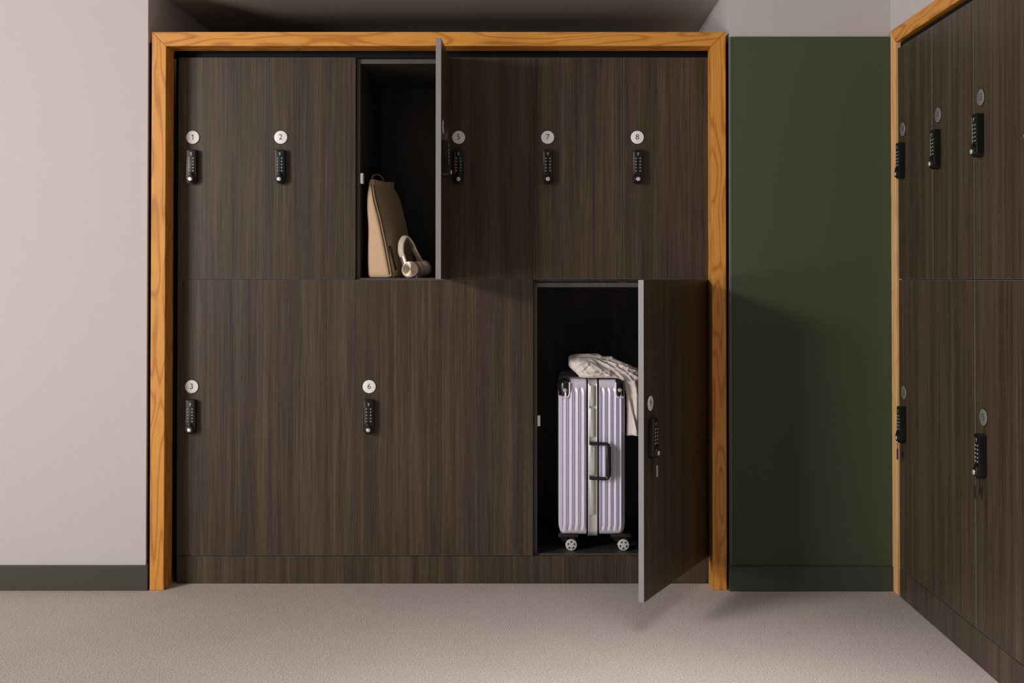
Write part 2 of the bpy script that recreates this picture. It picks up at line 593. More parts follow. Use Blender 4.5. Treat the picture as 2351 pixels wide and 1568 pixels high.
Y0R = -0.163           # far end of the right-hand bank's doors
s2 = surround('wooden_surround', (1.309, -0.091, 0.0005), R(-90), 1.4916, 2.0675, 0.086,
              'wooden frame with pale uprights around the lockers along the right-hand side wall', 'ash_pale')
for dims in ((0.054, 0.071, 0.020, 0.035, 0.0, 2.008), (1.4195, 1.4365, 0.020, 0.035, 0.0, 2.010), (0.054, 1.4365, 0.020, 0.035, 1.9915, 2.012)):
    bm = bmesh.new()
    bx(bm, *dims)
    link('reveal_strip', mesh_from_bm('reveal_strip', bm, M['black']), s2)

# plinths
p1 = box_obj('plinth', (-1.3615, 0.6495, 0.0, 0.018, 0.0005, 0.1035), M['lam'], bevel=0.001)
tag(p1, 'long dark wood plinth board under the lockers 3, 6 and 9', 'plinth', 'locker plinths')
p2 = box_obj('plinth', (0.0, 1.3454, 0.0, 0.018, 0.0005, 0.1035), M['lam'], bevel=0.001)
p2.location = (1.312, Y0R, 0)
p2.rotation_euler = (0, 0, R(-90))
tag(p2, 'dark wood plinth board under the lockers along the right-hand side wall', 'plinth', 'locker plinths')

# ------------------------------------------------------------------ lockers
T_DOOR = 0.019
Z_LOW0, Z_MID, Z_TOP = 0.105, 1.1475, 1.990


def lock_meshes():
    w, h, d = 0.038, 0.130, 0.022
    out = []
    # rounded outline: top corners 7 mm, bottom nearly a half round
    def arc(cx, cz, r, a0, a1, n):
        return [(cx + r * math.cos(R(a0 + (a1 - a0) * k / n)), cz + r * math.sin(R(a0 + (a1 - a0) * k / n))) for k in range(n + 1)]
    hw = w / 2
    out += arc(hw - 0.007, h / 2 - 0.007, 0.007, 0, 90, 4)
    out += arc(-hw + 0.007, h / 2 - 0.007, 0.007, 90, 180, 4)
    out += arc(-hw + 0.015, -h / 2 + 0.015, 0.015, 180, 270, 6)
    out += arc(hw - 0.015, -h / 2 + 0.015, 0.015, 270, 360, 6)
    bm = bmesh.new()
    prism(bm, out, -d, 0.0, 0.0045)
    body = mesh_from_bm('keypad_lock', bm, M['lock'], True, 35)
    bm = bmesh.new()
    for r in range(5):
        for c in (-1, 1):
            cyl(bm, (c * 0.0080, -d + 0.0003, 0.031 - r * 0.0117), (0, -1, 0), 0.0034, 0.0026, 0.0018, 10)
    buttons = mesh_from_bm('button_pad', bm, M['button'], True, 40)
    bm = bmesh.new()
    prism(bm, [(-0.0048, 0.0525), (0.0048, 0.0525), (0.0015, 0.0455), (0.0015, 0.0410), (-0.0015, 0.0410), (-0.0015, 0.0455)], -d - 0.0008, -d + 0.0004)
    emblem = mesh_from_bm('emblem', bm, M['button'])
    bm = bmesh.new()
    cyl(bm, (0, -d + 0.001, -0.0455), (0, -1, 0), 0.0165, 0.0135, 0.0085, 28, 0.0015)
    bx(bm, -0.0065, 0.0065, -d - 0.0065, -d + 0.001, -0.040, -0.0235, 0.002)
    knob = mesh_from_bm('knob', bm, M['lock'], True, 35)
    bm = bmesh.new()
    cyl(bm, (0, -d - 0.007, -0.0475), (0, -1, 0), 0.0084, 0.0072, 0.004, 24, 0.0012)
    cap = mesh_from_bm('knob_cap', bm, M['chrome'], True, 40)
    bm = bmesh.new()
    # grey strip along the left flank, painting the light on its chamfer
    bx(bm, -hw + 0.0042, -hw + 0.0072, -d - 0.0006, -d + 0.0015, -0.028, 0.054, 0.0004, 1)
    lit_edge = mesh_from_bm('lit_edge', bm, M['lock_lit'])
    return body, buttons, emblem, knob, cap, lit_edge


LOCK = lock_meshes()
bm = bmesh.new()
cyl(bm, (0, 0, 0), (0, -1, 0), 0.0252, 0.0246, 0.0026, 40, 0.0006)
BADGE = mesh_from_bm('number_badge', bm, M['badge'], True, 40)
BADGE_DIM = BADGE.copy()
BADGE_DIM.materials[0] = M['badge_dim']
bm = bmesh.new()
cyl(bm, (0, -0.0002, 0), (0, -1, 0), 0.0272, 0.0268, 0.0012, 40)
RIM = mesh_from_bm('rim', bm, M['badge_rim'], True, 40)


def make_locker(num, origin, rz, w, z0, z1, label, opened=None, contents=False, shift=(0, 0), lock_tilt=0.0):
    """origin: lower left front corner of the door; local x to the hinge side, y inward"""
    h = z1 - z0
    root = empty('locker', (origin[0], origin[1], z0), rz)
    tag(root, label, 'locker', 'numbered storage lockers')
    D, tp, g = 0.56, 0.0155, 0.0008
    y0 = T_DOOR + 0.003
    zf = 0.003 if z0 < 0.5 else 0.006          # top of the compartment floor
    ht = h - 0.002 if z0 > 0.5 else h - 0.0115
    carc = [('side_panel', (g, tp, y0, D, -0.010, ht)), ('side_panel', (w - tp, w - g, y0, D, -0.010, ht)),
            ('floor_panel', (tp, w - tp, y0, D, zf - 0.0145, zf)), ('top_panel', (tp, w - tp, y0, D, ht - 0.018, ht)),
            ('back_panel', (tp, w - tp, D - 0.008, D, zf, ht - 0.018))]
    for nm, dm in carc:
        link(nm, box_mesh(nm, dm, M['lam_in']), root)
    if opened is not None:
        # lighter front lipping of the carcass, seen because the door is open
        bm = bmesh.new()
        bx(bm, tp - 0.0095, tp, y0 - 0.0012, y0 - 0.0001, zf - 0.010, ht - 0.002)
        bx(bm, tp, w - 0.002, y0 - 0.0012, y0 - 0.0001, ht - 0.018, ht - 0.002)
        bx(bm, w - tp, w - 0.002, y0 - 0.0012, y0 - 0.0001, zf - 0.010, ht - 0.018)
        bx(bm, tp, w - tp, y0 - 0.0012, y0 - 0.0001, zf - 0.0125, zf - 0.0005)
        link('front_lipping', mesh_from_bm('front_lipping', bm, M['edge_lam']), root)
        zs = 0.445 if z0 > 0.5 else 0.505
        if z0 > 0.5:
            zs = 0.385
        bm = bmesh.new()
        bx(bm, tp, tp + 0.012, y0 - 0.002, y0 + 0.020, zs - 0.020, zs + 0.020, 0.002)
        bx(bm, tp + 0.002, tp + 0.009, y0 - 0.0035, y0 - 0.001, zs - 0.012, zs + 0.012)
        link('strike_plate', mesh_from_bm('strike_plate', bm, M['strike']), root)
    dw0, dw1, dz0, dz1 = 0.0015, w - 0.0015, 0.0015, h - 0.0015
    Md = Matrix.Identity(4)
    if opened is not None:
        piv = Vector((w - 0.0015, 0, 0))
        Md = Matrix.Translation(piv + Vector((shift[0], shift[1], 0))) @ Matrix.Rotation(R(opened), 4, 'Z') @ Matrix.Translation(-piv)
    e = 0.0006
    bm = bmesh.new()
    bx(bm, dw0 + e, dw1 - e, 0.0, T_DOOR, dz0 + e, dz1 - e)
    door = link('door', mesh_from_bm('door', bm, M['lam']), root, matrix=Md)
    bm = bmesh.new()
    bx(bm, dw0, dw0 + e - 0.00005, 0.0002, T_DOOR - 0.0002, dz0, dz1)
    bx(bm, dw1 - e + 0.00005, dw1, 0.0002, T_DOOR - 0.0002, dz0, dz1)
    bx(bm, dw0 + e, dw1 - e, 0.0002, T_DOOR - 0.0002, dz0, dz0 + e - 0.00005)
    bx(bm, dw0 + e, dw1 - e, 0.0002, T_DOOR - 0.0002, dz1 - e + 0.00005, dz1)
    link('edge_band', mesh_from_bm('edge_band', bm, M['edge']), door)
    if opened is not None:
        for hz in (0.09, h - 0.09):
            bm = bmesh.new()
            cyl(bm, (w - 0.030, T_DOOR - 0.002, hz), (0, 1, 0), 0.0175, 0.0175, 0.004, 24)
            bx(bm, w - 0.038, w - 0.006, T_DOOR, T_DOOR + 0.012, hz - 0.007, hz + 0.007, 0.002)
            link('hinge', mesh_from_bm('hinge', bm, M['hinge'], True, 35), door)
    upper = z0 > 0.5
    bxp = 0.055 if num < 14 else 0.070 if upper else 0.062
    zb = (1.686 if upper else 0.7425) - z0
    bd = link('number_badge', BADGE if rz == 0 else BADGE_DIM, root, matrix=Md @ Matrix.Translation((bxp, -0.0005, zb)))
    link('rim', RIM, bd)
    tm = one_mesh() if num == 1 else text_mesh(str(num), 0.0295, M['numeral'])
    link('numeral', tm, bd, loc=(0, -0.0027, 0.0003), rot=(R(90), 0, 0))
    lk = link('keypad_lock', LOCK[0], root, matrix=Md @ Matrix.Translation((bxp + 0.001, -0.0005, zb - 0.113)) @ Matrix.Rotation(R(lock_tilt), 4, 'Y'))
    b_ = link('button_pad', LOCK[1], lk)
    b_['kind'] = 'stuff'
    link('emblem', LOCK[2], lk)
    link('knob', LOCK[3], lk)
    link('knob_cap', LOCK[4], lk)
    link('lit_edge', LOCK[5], lk)
    return root, Md


M['edge_lam'] = laminate('grey_brown_lipping', (0.075, 0.068, 0.062), (0.095, 0.087, 0.080), (0.12, 0.11, 0.10))

B = [-1.362, -0.691, -0.0165, 0.650]
HALF = [-1.028, -0.354, 0.3234]
LAB = {1: 'closed upper locker with badge 1, leftmost, against the orange frame and pale wall side',
       2: 'closed upper locker with badge 2, between leftmost locker and the open bag locker',
       3: 'wide closed lower locker with badge 3 in the bottom left corner of the bank',
       5: 'closed upper locker with badge 5, shaded by the opened upper door beside it',
       6: 'wide closed lower locker with badge 6, directly beneath the tan backpack and headphones',
       7: 'closed upper locker with badge 7, second one right of the opened upper door',
       8: 'closed upper locker with badge 8, rightmost, touching the orange frame beside the green wall'}
n = 1
for c in range(3):
    x0, xm, x1 = B[c], HALF[c], B[c + 1]
    for (a, b_, u) in ((x0, xm, True), (xm, x1, True), (x0, x1, False)):
        w = b_ - a
        if n == 4:
            make_locker(n, (a, 0.0), 0, w, Z_MID, Z_TOP, 'upper locker 4 with its door swung wide open, tan bag and headphones inside', opened=90, shift=(0.0205, -0.003))
        elif n == 9:
            r9, md9 = make_locker(n, (a, 0.0), 0, w, Z_LOW0, Z_MID, 'wide lower locker 9 with its door half open, lavender suitcase inside', opened=62.5, shift=(0.001, -0.002))
        elif u:
            make_locker(n, (a, 0.0), 0, w, Z_MID, Z_TOP, LAB[n])
        else:
            make_locker(n, (a, 0.0), 0, w, Z_LOW0, Z_MID, LAB[n])
        n += 1
PW = 0.6727
for c in range(2):
    for (a, b_, u) in ((0, 0.5, True), (0.5, 1.0, True), (0, 1.0, False)):
        y = Y0R - PW * (c + a)
        w = PW * (b_ - a)
        if u:
            lab = {10: 'first upper locker of the right-hand side wall, next to the green wall',
                   11: 'second upper locker of the right-hand side wall, counted from the green wall',
                   13: 'third upper locker of the right-hand side wall, at the right picture edge'}.get(n, 'upper right-hand locker nearest to the viewer, cut off by the picture edge')
        else:
            lab = {12: 'wide lower locker of the right-hand side wall, next to the green wall',
                   15: 'wide lower locker of the right-hand side wall, at the right picture edge'}.get(n, '')
        make_locker(n, (1.312, y), R(-90), w, Z_MID if u else Z_LOW0, Z_TOP if u else Z_MID, lab)
        n += 1


# ------------------------------------------------------------------ key tags hanging from the lower locks
def key_tag(loc, rz, label, mat_tag):
    root = empty('key_tag', loc, rz)
    tag(root, label, 'key tag', 'tags hanging from lower locks')
    bm = bmesh.new()
    sweep(bm, [(0, 0, 0), (0.0008, -0.001, -0.008), (-0.001, 0.0, -0.018), (0, 0, -0.024)], circ(0.0011, 6))
    link('cord', mesh_from_bm('cord', bm, M['tag'], True), root)
    bm = bmesh.new()
    bx(bm, -0.0055, 0.0055, -0.0016, 0.0016, -0.060, -0.022, 0.0013)
    link('fob', mesh_from_bm('fob', bm, mat_tag, True, 40), root)
    bm = bmesh.new()
    sweep(bm, [(0, 0.014, 0.000), (0.0006, 0.0145, -0.02), (0, 0.014, -0.052)], circ(0.0012, 6, 0.0022))
    link('strap', mesh_from_bm('strap', bm, M['tag'], True), root)
    return root


for c, lab in ((0, 'black key tag dangling from the lower right-hand lock beside the green wall'),
               (1, 'black key tag dangling from the lower right-hand lock near the picture edge')):
    yk = Y0R - PW * c - 0.056
    key_tag((1.312 - 0.0255, yk, 0.7425 - 0.113 - 0.0655), R(-90), lab, M['tag'])

k9 = key_tag((0, 0, 0), 0, 'small pale metal key tag dangling from the lock on the half open lower door', M['key'])
k9.matrix_world = Matrix.Translation((r9.location.x, r9.location.y, r9.location.z)) @ md9 @ Matrix.Translation((0.056, -0.0255, 0.7425 - Z_LOW0 - 0.113 - 0.0655))

# ------------------------------------------------------------------ suitcase in locker 9
ZF9 = Z_LOW0 + 0.003
YS = 0.050             # front of the case
SX0, SX1 = 0.084, 0.333
SD = 0.42              # how far it reaches into the locker


def ribbed_shell(x0, x1, y0, y1, z0, z1, r, free_left, ribs_x):
    """half shell: rounded box with vertical ribs, made by subdividing and pushing out"""
    bm = bmesh.new()
    nx, ny, nz = 88, 96, 44
    def lin(a, b_, k):
        return [a + (b_ - a) * i / k for i in range(k + 1)]
    def zs():
        # denser towards the ends
        o = []
        for i in range(nz + 1):
            u = i / nz
            o.append(z0 + (z1 - z0) * (0.5 - 0.5 * math.cos(math.pi * u)) * 0.35 + (z1 - z0) * u * 0.65)
        return o
    X, Y, Z = lin(x0, x1, nx), lin(y0, y1, ny), zs()
    cache = {}
    def V(p):
        k = (round(p[0], 6), round(p[1], 6), round(p[2], 6))
        if k not in cache:
            cache[k] = bm.verts.new(p)
        return cache[k]
    def quad(a, b_, c_, d_):
        bm.faces.new((V(a), V(b_), V(c_), V(d_)))
    for i in range(nx):
        for j in range(nz):
            for y in (y0, y1):
                quad((X[i], y, Z[j]), (X[i + 1], y, Z[j]), (X[i + 1], y, Z[j + 1]), (X[i], y, Z[j + 1]))
    for i in range(ny):
        for j in range(nz):
            for x in (x0, x1):
                quad((x, Y[i], Z[j]), (x, Y[i + 1], Z[j]), (x, Y[i + 1], Z[j + 1]), (x, Y[i], Z[j + 1]))
    for i in range(nx):
        for j in range(ny):
            for z in (z0, z1):
                quad((X[i], Y[j], z), (X[i + 1], Y[j], z), (X[i + 1], Y[j + 1], z), (X[i], Y[j + 1], z))
    def sm(a, b_, v):
        t_ = min(max((v - a) / (b_ - a), 0), 1)
        return t_ * t_ * (3 - 2 * t_)
    ix0 = x0 + (r if free_left else 0.002)
    ix1 = x1 - (0.002 if free_left else r)
    for v in bm.verts:
        p = v.co.copy()
        q = Vector((min(max(p.x, ix0), ix1), min(max(p.y, y0 + r), y1 - r), min(max(p.z, z0 + r), z1 - r)))
        d = p - q
        # ribs as rounded flutes
        zm = sm(z0 + 0.022, z0 + 0.034, p.z) * (1 - sm(z1 - 0.050, z1 - 0.030, p.z))
        rib = 0.0
        if abs(p.y - y0) < 1e-6 or abs(p.y - y1) < 1e-6:
            u = (p.x - x0) / (x1 - x0) * ribs_x
            rib = (abs(math.cos(math.pi * u)) ** 0.9 - 0.5) * 0.0130 * zm
            nrm = Vector((0, -1 if abs(p.y - y0) < 1e-6 else 1, 0))
        elif abs(p.x - (x0 if free_left else x1)) < 1e-6:
            u = (p.y - y0) / (y1 - y0) * 16
            rib = (abs(math.cos(math.pi * u)) ** 0.75 - 0.5) * 0.0072 * zm
            nrm = Vector((-1 if free_left else 1, 0, 0))
        if d.length > 1e-9:
            L = d.normalized()
            rr = Vector((max(x0 - p.x, p.x - x1, 0), 0, 0))
            # round box corners towards radius r, flat faces stay where they are
            m_ = max(abs(d.x) / (r if (d.x < 0) == free_left else 1e9 if abs(d.x) < 1e-9 else 0.002), abs(d.y) / r, abs(d.z) / r)
            sc = Vector(((r if (d.x < 0) == free_left else 0.002), r, r))
            dn = Vector((d.x / sc.x, d.y / sc.y, d.z / sc.z))
            if dn.length > 1:
                dn = dn / dn.length
            p = q + Vector((dn.x * sc.x, dn.y * sc.y, dn.z * sc.z))
        if rib:
            p += nrm * rib
        v.co = p
    return mesh_from_bm('shell', bm, M['shell'], True, 60)


case = empty('suitcase', ((SX0 + SX1) / 2, YS, ZF9))
tag(case, 'lavender ribbed metal suitcase standing upright inside the open lower locker 9', 'suitcase')
cx0, cx1 = SX0 - (SX0 + SX1) / 2, SX1 - (SX0 + SX1) / 2
cz0, cz1 = 0.170 - ZF9, 0.764 - ZF9
BANDL, BANDR = -0.0145, 0.0210          # central frame between the half shells
link('shell', ribbed_shell(cx0, BANDL - 0.0050, 0.0, SD, cz0, cz1, 0.024, True, 4.5), case)
link('shell', ribbed_shell(BANDR + 0.0055, cx1, 0.0, SD, cz0, cz1, 0.024, False, 4.5), case)


def rr_ring(x, y0, y1, z0, z1, r, k=8):
    pts = []
    for (cy, cz, a0) in ((y1 - r, z1 - r, 0), (y0 + r, z1 - r, 90), (y0 + r, z0 + r, 180), (y1 - r, z0 + r, 270)):
        for i in range(k + 1):
            a = R(a0 + 90 * i / k)
            pts.append(Vector((x, cy + r * math.cos(a), cz + r * math.sin(a))))
    return pts


def loop_band(name, x0, x1, out, mat, grow):
    bm = bmesh.new()
    rings = []
    for x, g_ in ((x0, grow - 0.004), (x0, grow), (x0 + 0.003, grow + 0.0012), (x0 + 0.005, grow), ((x0 + x1) / 2, grow + 0.0002),
                  (x1 - 0.005, grow), (x1 - 0.003, grow + 0.0012), (x1, grow), (x1, grow - 0.004)):
        rings.append(rr_ring(x, 0.0 - g_, SD + g_, cz0 - 0.006 - g_, cz1 + g_, 0.026 + g_))
    loft(bm, rings, cap=False)
    return mesh_from_bm(name, bm, mat, True, 40)


link('frame_band', loop_band('frame_band', BANDL, BANDR, None, M['alu'], 0.001), case)
link('gasket', loop_band('gasket', BANDL - 0.0060, BANDR + 0.0065, None, M['case_black'], -0.0060), case)
# long latch covers on the frame, as on the front edge
for z0_, z1_ in ((0.663 - ZF9, 0.742 - ZF9), (0.545 - ZF9, 0.655 - ZF9), (0.250 - ZF9, 0.385 - ZF9)):
    bm = bmesh.new()
    bx(bm, -0.0075, 0.0105, -0.0085, 0.0, z0_, z1_, 0.003)
    link('latch_cover', mesh_from_bm('latch_cover', bm, M['alu'], True, 40), case)
# combination lock block behind the handle
bm = bmesh.new()
bx(bm, -0.008, 0.012, -0.009, 0.0, 0.400 - ZF9, 0.515 - ZF9, 0.002)
for zz in (0.425, 0.455, 0.485):
    cyl(bm, (0.002, -0.011, zz - ZF9), (0, 1, 0), 0.0055, 0.0055, 0.004, 14)
bx(bm, 0.0065, 0.0100, -0.0105, -0.008, 0.410 - ZF9, 0.505 - ZF9, 0.001)
link('combination_lock', mesh_from_bm('combination_lock', bm, M['alu'], True, 40), case)
# side handle, folded to the right
hz0, hz1 = 0.390 - ZF9, 0.522 - ZF9
hx = 0.062
bm = bmesh.new()
path = [(-0.004, -0.012, hz1)]
for k in range(7):
    a = R(90 - 90 * k / 6)
    path.append((hx - 0.012 + 0.012 * math.cos(a), -0.024 - 0.004 * k / 6, hz1 - 0.012 + 0.012 * math.sin(a)))
for k in range(7):
    a = R(0 - 90 * k / 6)
    path.append((hx - 0.012 + 0.012 * math.cos(a), -0.028 + 0.004 * k / 6, hz0 + 0.012 + 0.012 * math.sin(a)))
path.append((-0.004, -0.012, hz0))
sweep(bm, path, circ(0.0066, 12, 0.0066), ups=[(0, -1, 0)] * len(path))
bx(bm, hx - 0.0105, hx + 0.0085, -0.037, -0.020, hz0 + 0.008, hz1 - 0.008, 0.005)
hd = link('carry_handle', mesh_from_bm('carry_handle', bm, M['case_black'], True, 50), case)
for zz in (hz0, hz1):
    bm = bmesh.new()
    bx(bm, -0.010, 0.006, -0.018, -0.006, zz - 0.006, zz + 0.006, 0.0015)
    link('handle_mount', mesh_from_bm('handle_mount', bm, M['case_black'], True, 40), hd)
# corner guards
for sx in (-1, 1):
    for yy in (0, 1):
        x_out = cx0 if sx < 0 else cx1
        rings = []
        bm = bmesh.new()
        r = 0.026
        for k in range(9):
            a = math.pi * (-0.1 + 0.55 * k / 8)
            rings.append(a)
        # rounded cap following the shell corner: small rounded box slightly larger than the shell
        a0 = x_out - 0.0015 * (-sx) if False else x_out
        xa, xb = (x_out - 0.0022, x_out + 0.040) if sx < 0 else (x_out - 0.034, x_out + 0.0022)
        ya, yb = (-0.0052, 0.056) if yy == 0 else (SD - 0.056, SD + 0.0052)
        bx(bm, xa, xb, ya, yb, cz1 - 0.062, cz1 + 0.0025, 0.0)
        # round the outer corner edges
        def outer(v):
            return (abs(v.co.x - (xa if sx < 0 else xb)) < 1e-6) + (abs(v.co.y - (ya if yy == 0 else yb)) < 1e-6) + (abs(v.co.z - (cz1 + 0.0025)) < 1e-6)
        es = [e_ for e_ in bm.edges if sum(1 for q in (0, 1) if outer(e_.verts[q]) >= 2) == 2]
        bmesh.ops.bevel(bm, geom=es, offset=0.024, segments=6, affect='EDGES', profile=0.5)
        es = [e_ for e_ in bm.edges if e_.is_manifold and e_.calc_face_angle(0) > R(60)]
        bmesh.ops.bevel(bm, geom=es, offset=0.0018, segments=2, affect='EDGES', profile=0.5)
        cg = link('corner_guard', mesh_from_bm('corner_guard', bm, M['case_black'], True, 50), case)
        if yy == 0:
            # lavender border of the recess around the guard, and its rivet
            bm = bmesh.new()
            pts = []
            xi = xb - 0.001 if sx < 0 else xa + 0.001
            xo = xa + 0.007 if sx < 0 else xb - 0.007
            zt, zb_ = cz1 - 0.010, cz1 - 0.068
            for k in range(9):
                a = k / 8 * math.pi / 2
                pts.append((xi, 0, 0))
            pts = [(xi, -0.0055, zt), (xi, -0.0055, zb_ + 0.016)]
            for k in range(1, 7):
                a = k / 6 * math.pi / 2
                pts.append((xi + sx * 0.014 * (1 - math.cos(a)) * 1.0, -0.0055, zb_ + 0.016 - 0.016 * math.sin(a)))
            pts.append((xo, -0.0040, zb_))
            sweep(bm, pts, circ(0.0034, 8), ups=[(0, -1, 0)] * len(pts))
            link('guard_trim', mesh_from_bm('guard_trim', bm, M['shell'], True, 60), cg)
            bm = bmesh.new()
            cyl(bm, ((xa + xb) / 2 - 0.002 * sx, -0.0046, cz1 - 0.040), (0, -1, 0), 0.0085, 0.0060, 0.0030, 16, 0.0006)
            link('rivet', mesh_from_bm('rivet', bm, M['chrome'], True, 40), cg)
# castors: housing, fork and wheel at each lower corner
wz = 0.0225


def castor(x, y, turn):
    hs = bmesh.new()
    bx(hs, x - 0.050, x + 0.030, y - 0.026, y + 0.035, cz0 - 0.012, cz0 + 0.006, 0.006)
    h_ = link('castor_housing', mesh_from_bm('castor_housing', hs, M['case_black'], True, 45), case)
    fk = bmesh.new()
    pts = [(x - 0.028, y, cz0 - 0.008), (x - 0.026, y, cz0 - 0.018), (x - 0.016, y, wz + 0.012), (x - 0.002, y, wz)]
    sweep(fk, pts, lambda i: circ([0.017, 0.016, 0.012, 0.007][i], 12, [0.017, 0.016, 0.013, 0.010][i]), ups=[(0, 1, 0)] * 4)
    link('fork', mesh_from_bm('fork', fk, M['case_black'], True, 50), h_)
    for dy in (-0.0135, 0.0135):
        wm = bmesh.new()
        cyl(wm, (x, y + dy - 0.0065, wz), (0, 1, 0), 0.0220, 0.0220, 0.013, 32, 0.003)
        wl = link('wheel', mesh_from_bm('wheel', wm, M['wheel_grey'], True, 40), case)
        if dy < 0:
            sl = bmesh.new()
            for k in range(5):
                a = 2 * math.pi * k / 5 + turn
                da = 0.33
                yy = y + dy - 0.0072
                ring = [(x + rr * math.cos(a + s * da), wz + rr * math.sin(a + s * da)) for rr, s in ((0.0095, -0.55), (0.0150, -1), (0.0158, 0), (0.0150, 1), (0.0095, 0.55))]
                prism(sl, ring, yy, yy + 0.003)
            link('spoke_slot', mesh_from_bm('spoke_slot', sl, M['case_black']), wl)


for xx, tn in ((-0.079, 0.3), (0.125 - 0.004, 0.9)):
    for yy in (0.028, SD - 0.04):
        castor(xx, yy, tn)

# ------------------------------------------------------------------ cream jacket bundled on the suitcase
jk = empty('jacket', ((SX0 + SX1) / 2 + 0.02, YS + 0.10, 0.7665))
tag(jk, 'crumpled cream cotton jacket thrown over the top of the lavender suitcase', 'jacket')
JO = jk.location.copy()


def jacket_mesh():
    bm = bmesh.new()
    Z0 = 0.7690
    def blob(stations, nseg=36, fold=0.006, seed=0.0, freq=3.0):
        rings = []
        for (x, ya, yb, za, zb, sk) in stations:
            ring = []
            for k in range(nseg):
                a = 2 * math.pi * k / nseg
                ca, sa = math.cos(a), math.sin(a)
                e_ = 0.75
                yy = (ya + yb) / 2 + (yb - ya) / 2 * math.copysign(abs(ca) ** e_, ca)
                zz = (za + zb) / 2 + (zb - za) / 2 * math.copysign(abs(sa) ** e_, sa)
                ring.append(Vector((x + sk * sa, yy, zz)) - JO)
            rings.append(ring)
        # resample between stations with Catmull-Rom
        fine = []
        nS = len(rings)
        for i in range(nS - 1):
            p0, p1, p2, p3 = rings[max(i - 1, 0)], rings[i], rings[i + 1], rings[min(i + 2, nS - 1)]
            for s in range(6):
                t_ = s / 6
                rr = []
                for a, b_, c_, d_ in zip(p0, p1, p2, p3):
                    rr.append(0.5 * ((2 * b_) + (c_ - a) * t_ + (2 * a - 5 * b_ + 4 * c_ - d_) * t_ * t_ + (3 * b_ - a - 3 * c_ + d_) * t_ ** 3))
                fine.append(rr)
        fine.append(rings[-1])
        loft(bm, fine)
    # upper mass of cloth, long and low, running right and over the edge
    blob([(0.122, 0.13, 0.19, 0.822, 0.838, 0), (0.130, 0.11, 0.24, 0.800, 0.845, 0), (0.152, 0.09, 0.28, 0.781, 0.850, 0), (0.190, 0.075, 0.30, 0.774, 0.852, 0),
          (0.240, 0.07, 0.30, 0.774, 0.849, 0), (0.285, 0.065, 0.29, 0.774, 0.838, 0.006), (0.325, 0.062, 0.27, 0.766, 0.824, 0.012),
          (0.360, 0.064, 0.25, 0.742, 0.806, 0.016), (0.386, 0.07, 0.22, 0.722, 0.786, 0.014), (0.398, 0.09, 0.18, 0.728, 0.764, 0.01)])
    # front roll, turned-back hem lying on the case
    blob([(0.147, 0.075, 0.10, 0.790, 0.802, 0), (0.153, 0.058, 0.11, 0.781, 0.815, 0), (0.170, 0.050, 0.12, 0.775, 0.830, 0), (0.195, 0.046, 0.12, 0.772, 0.838, 0),
          (0.225, 0.044, 0.12, 0.772, 0.832, 0), (0.252, 0.046, 0.12, 0.772, 0.818, 0), (0.280, 0.050, 0.12, 0.772, 0.803, 0)], fold=0.003)
    # lower lip of the roll
    blob([(0.158, 0.050, 0.08, 0.774, 0.786, 0), (0.175, 0.040, 0.09, 0.7705, 0.795, 0), (0.205, 0.036, 0.09, 0.7685, 0.798, 0),
          (0.240, 0.036, 0.09, 0.7695, 0.797, 0), (0.275, 0.038, 0.09, 0.7695, 0.790, 0), (0.310, 0.040, 0.09, 0.7670, 0.784, 0), (0.333, 0.042, 0.09, 0.758, 0.774, 0.004)])
    # hanging part: tapered folded panel falling past the case's right flank
    def panel(sts, nseg=32):
        rings = []
        for (z, xa, xb, yc, th, ph) in sts:
            ring = []
            for k in range(nseg):
                u = k / nseg
                if u < 0.5:
                    s = u / 0.5
                    side = -1
                else:
                    s = 1 - (u - 0.5) / 0.5
                    side = 1
                x = xa + (xb - xa) * s
                wob = 0.010 * math.sin(s * 7.0 + ph) + 0.004 * math.sin(s * 15 + ph * 2)
                ring.append(Vector((x, yc + wob + side * th, z + 0.004 * math.sin(s * 5))) - JO)
            rings.append(ring)
        fine = []
        nS = len(rings)
        for i in range(nS - 1):
            for s in range(6):
                t_ = s / 6
                fine.append([a.lerp(b_, t_) for a, b_ in zip(rings[i], rings[i + 1])])
        fine.append(rings[-1])
        loft(bm, fine)
    panel([(0.785, 0.300, 0.372, 0.070, 0.0065, 0.0), (0.760, 0.322, 0.392, 0.068, 0.0065, 0.2), (0.735, 0.333, 0.402, 0.067, 0.006, 0.5), (0.700, 0.3415, 0.408, 0.067, 0.0055, 0.8),
           (0.650, 0.3425, 0.412, 0.068, 0.005, 1.1), (0.600, 0.3425, 0.416, 0.069, 0.005, 1.4), (0.562, 0.3420, 0.418, 0.069, 0.005, 1.6), (0.548, 0.3425, 0.416, 0.069, 0.0045, 1.7)])
    me = mesh_from_bm('jacket_cloth', bm, M['cloth'], True)
    ob = bpy.data.objects.new('tmp', me)
    C.objects.link(ob)
    md = ob.modifiers.new('r', 'REMESH')
    md.mode = 'VOXEL'
    md.voxel_size = 0.0026
    md.use_smooth_shade = True
    s_ = ob.modifiers.new('s', 'SMOOTH')
    s_.factor = 0.5
    s_.iterations = 3
    dg = bpy.context.evaluated_depsgraph_get()
    out = bpy.data.meshes.new_from_object(ob.evaluated_get(dg))
    bpy.data.objects.remove(ob, do_unlink=True)
    # wrinkles: diagonal ridged folds, stronger towards the right shoulder of the bundle
    nrm = [v.normal.copy() for v in out.vertices]
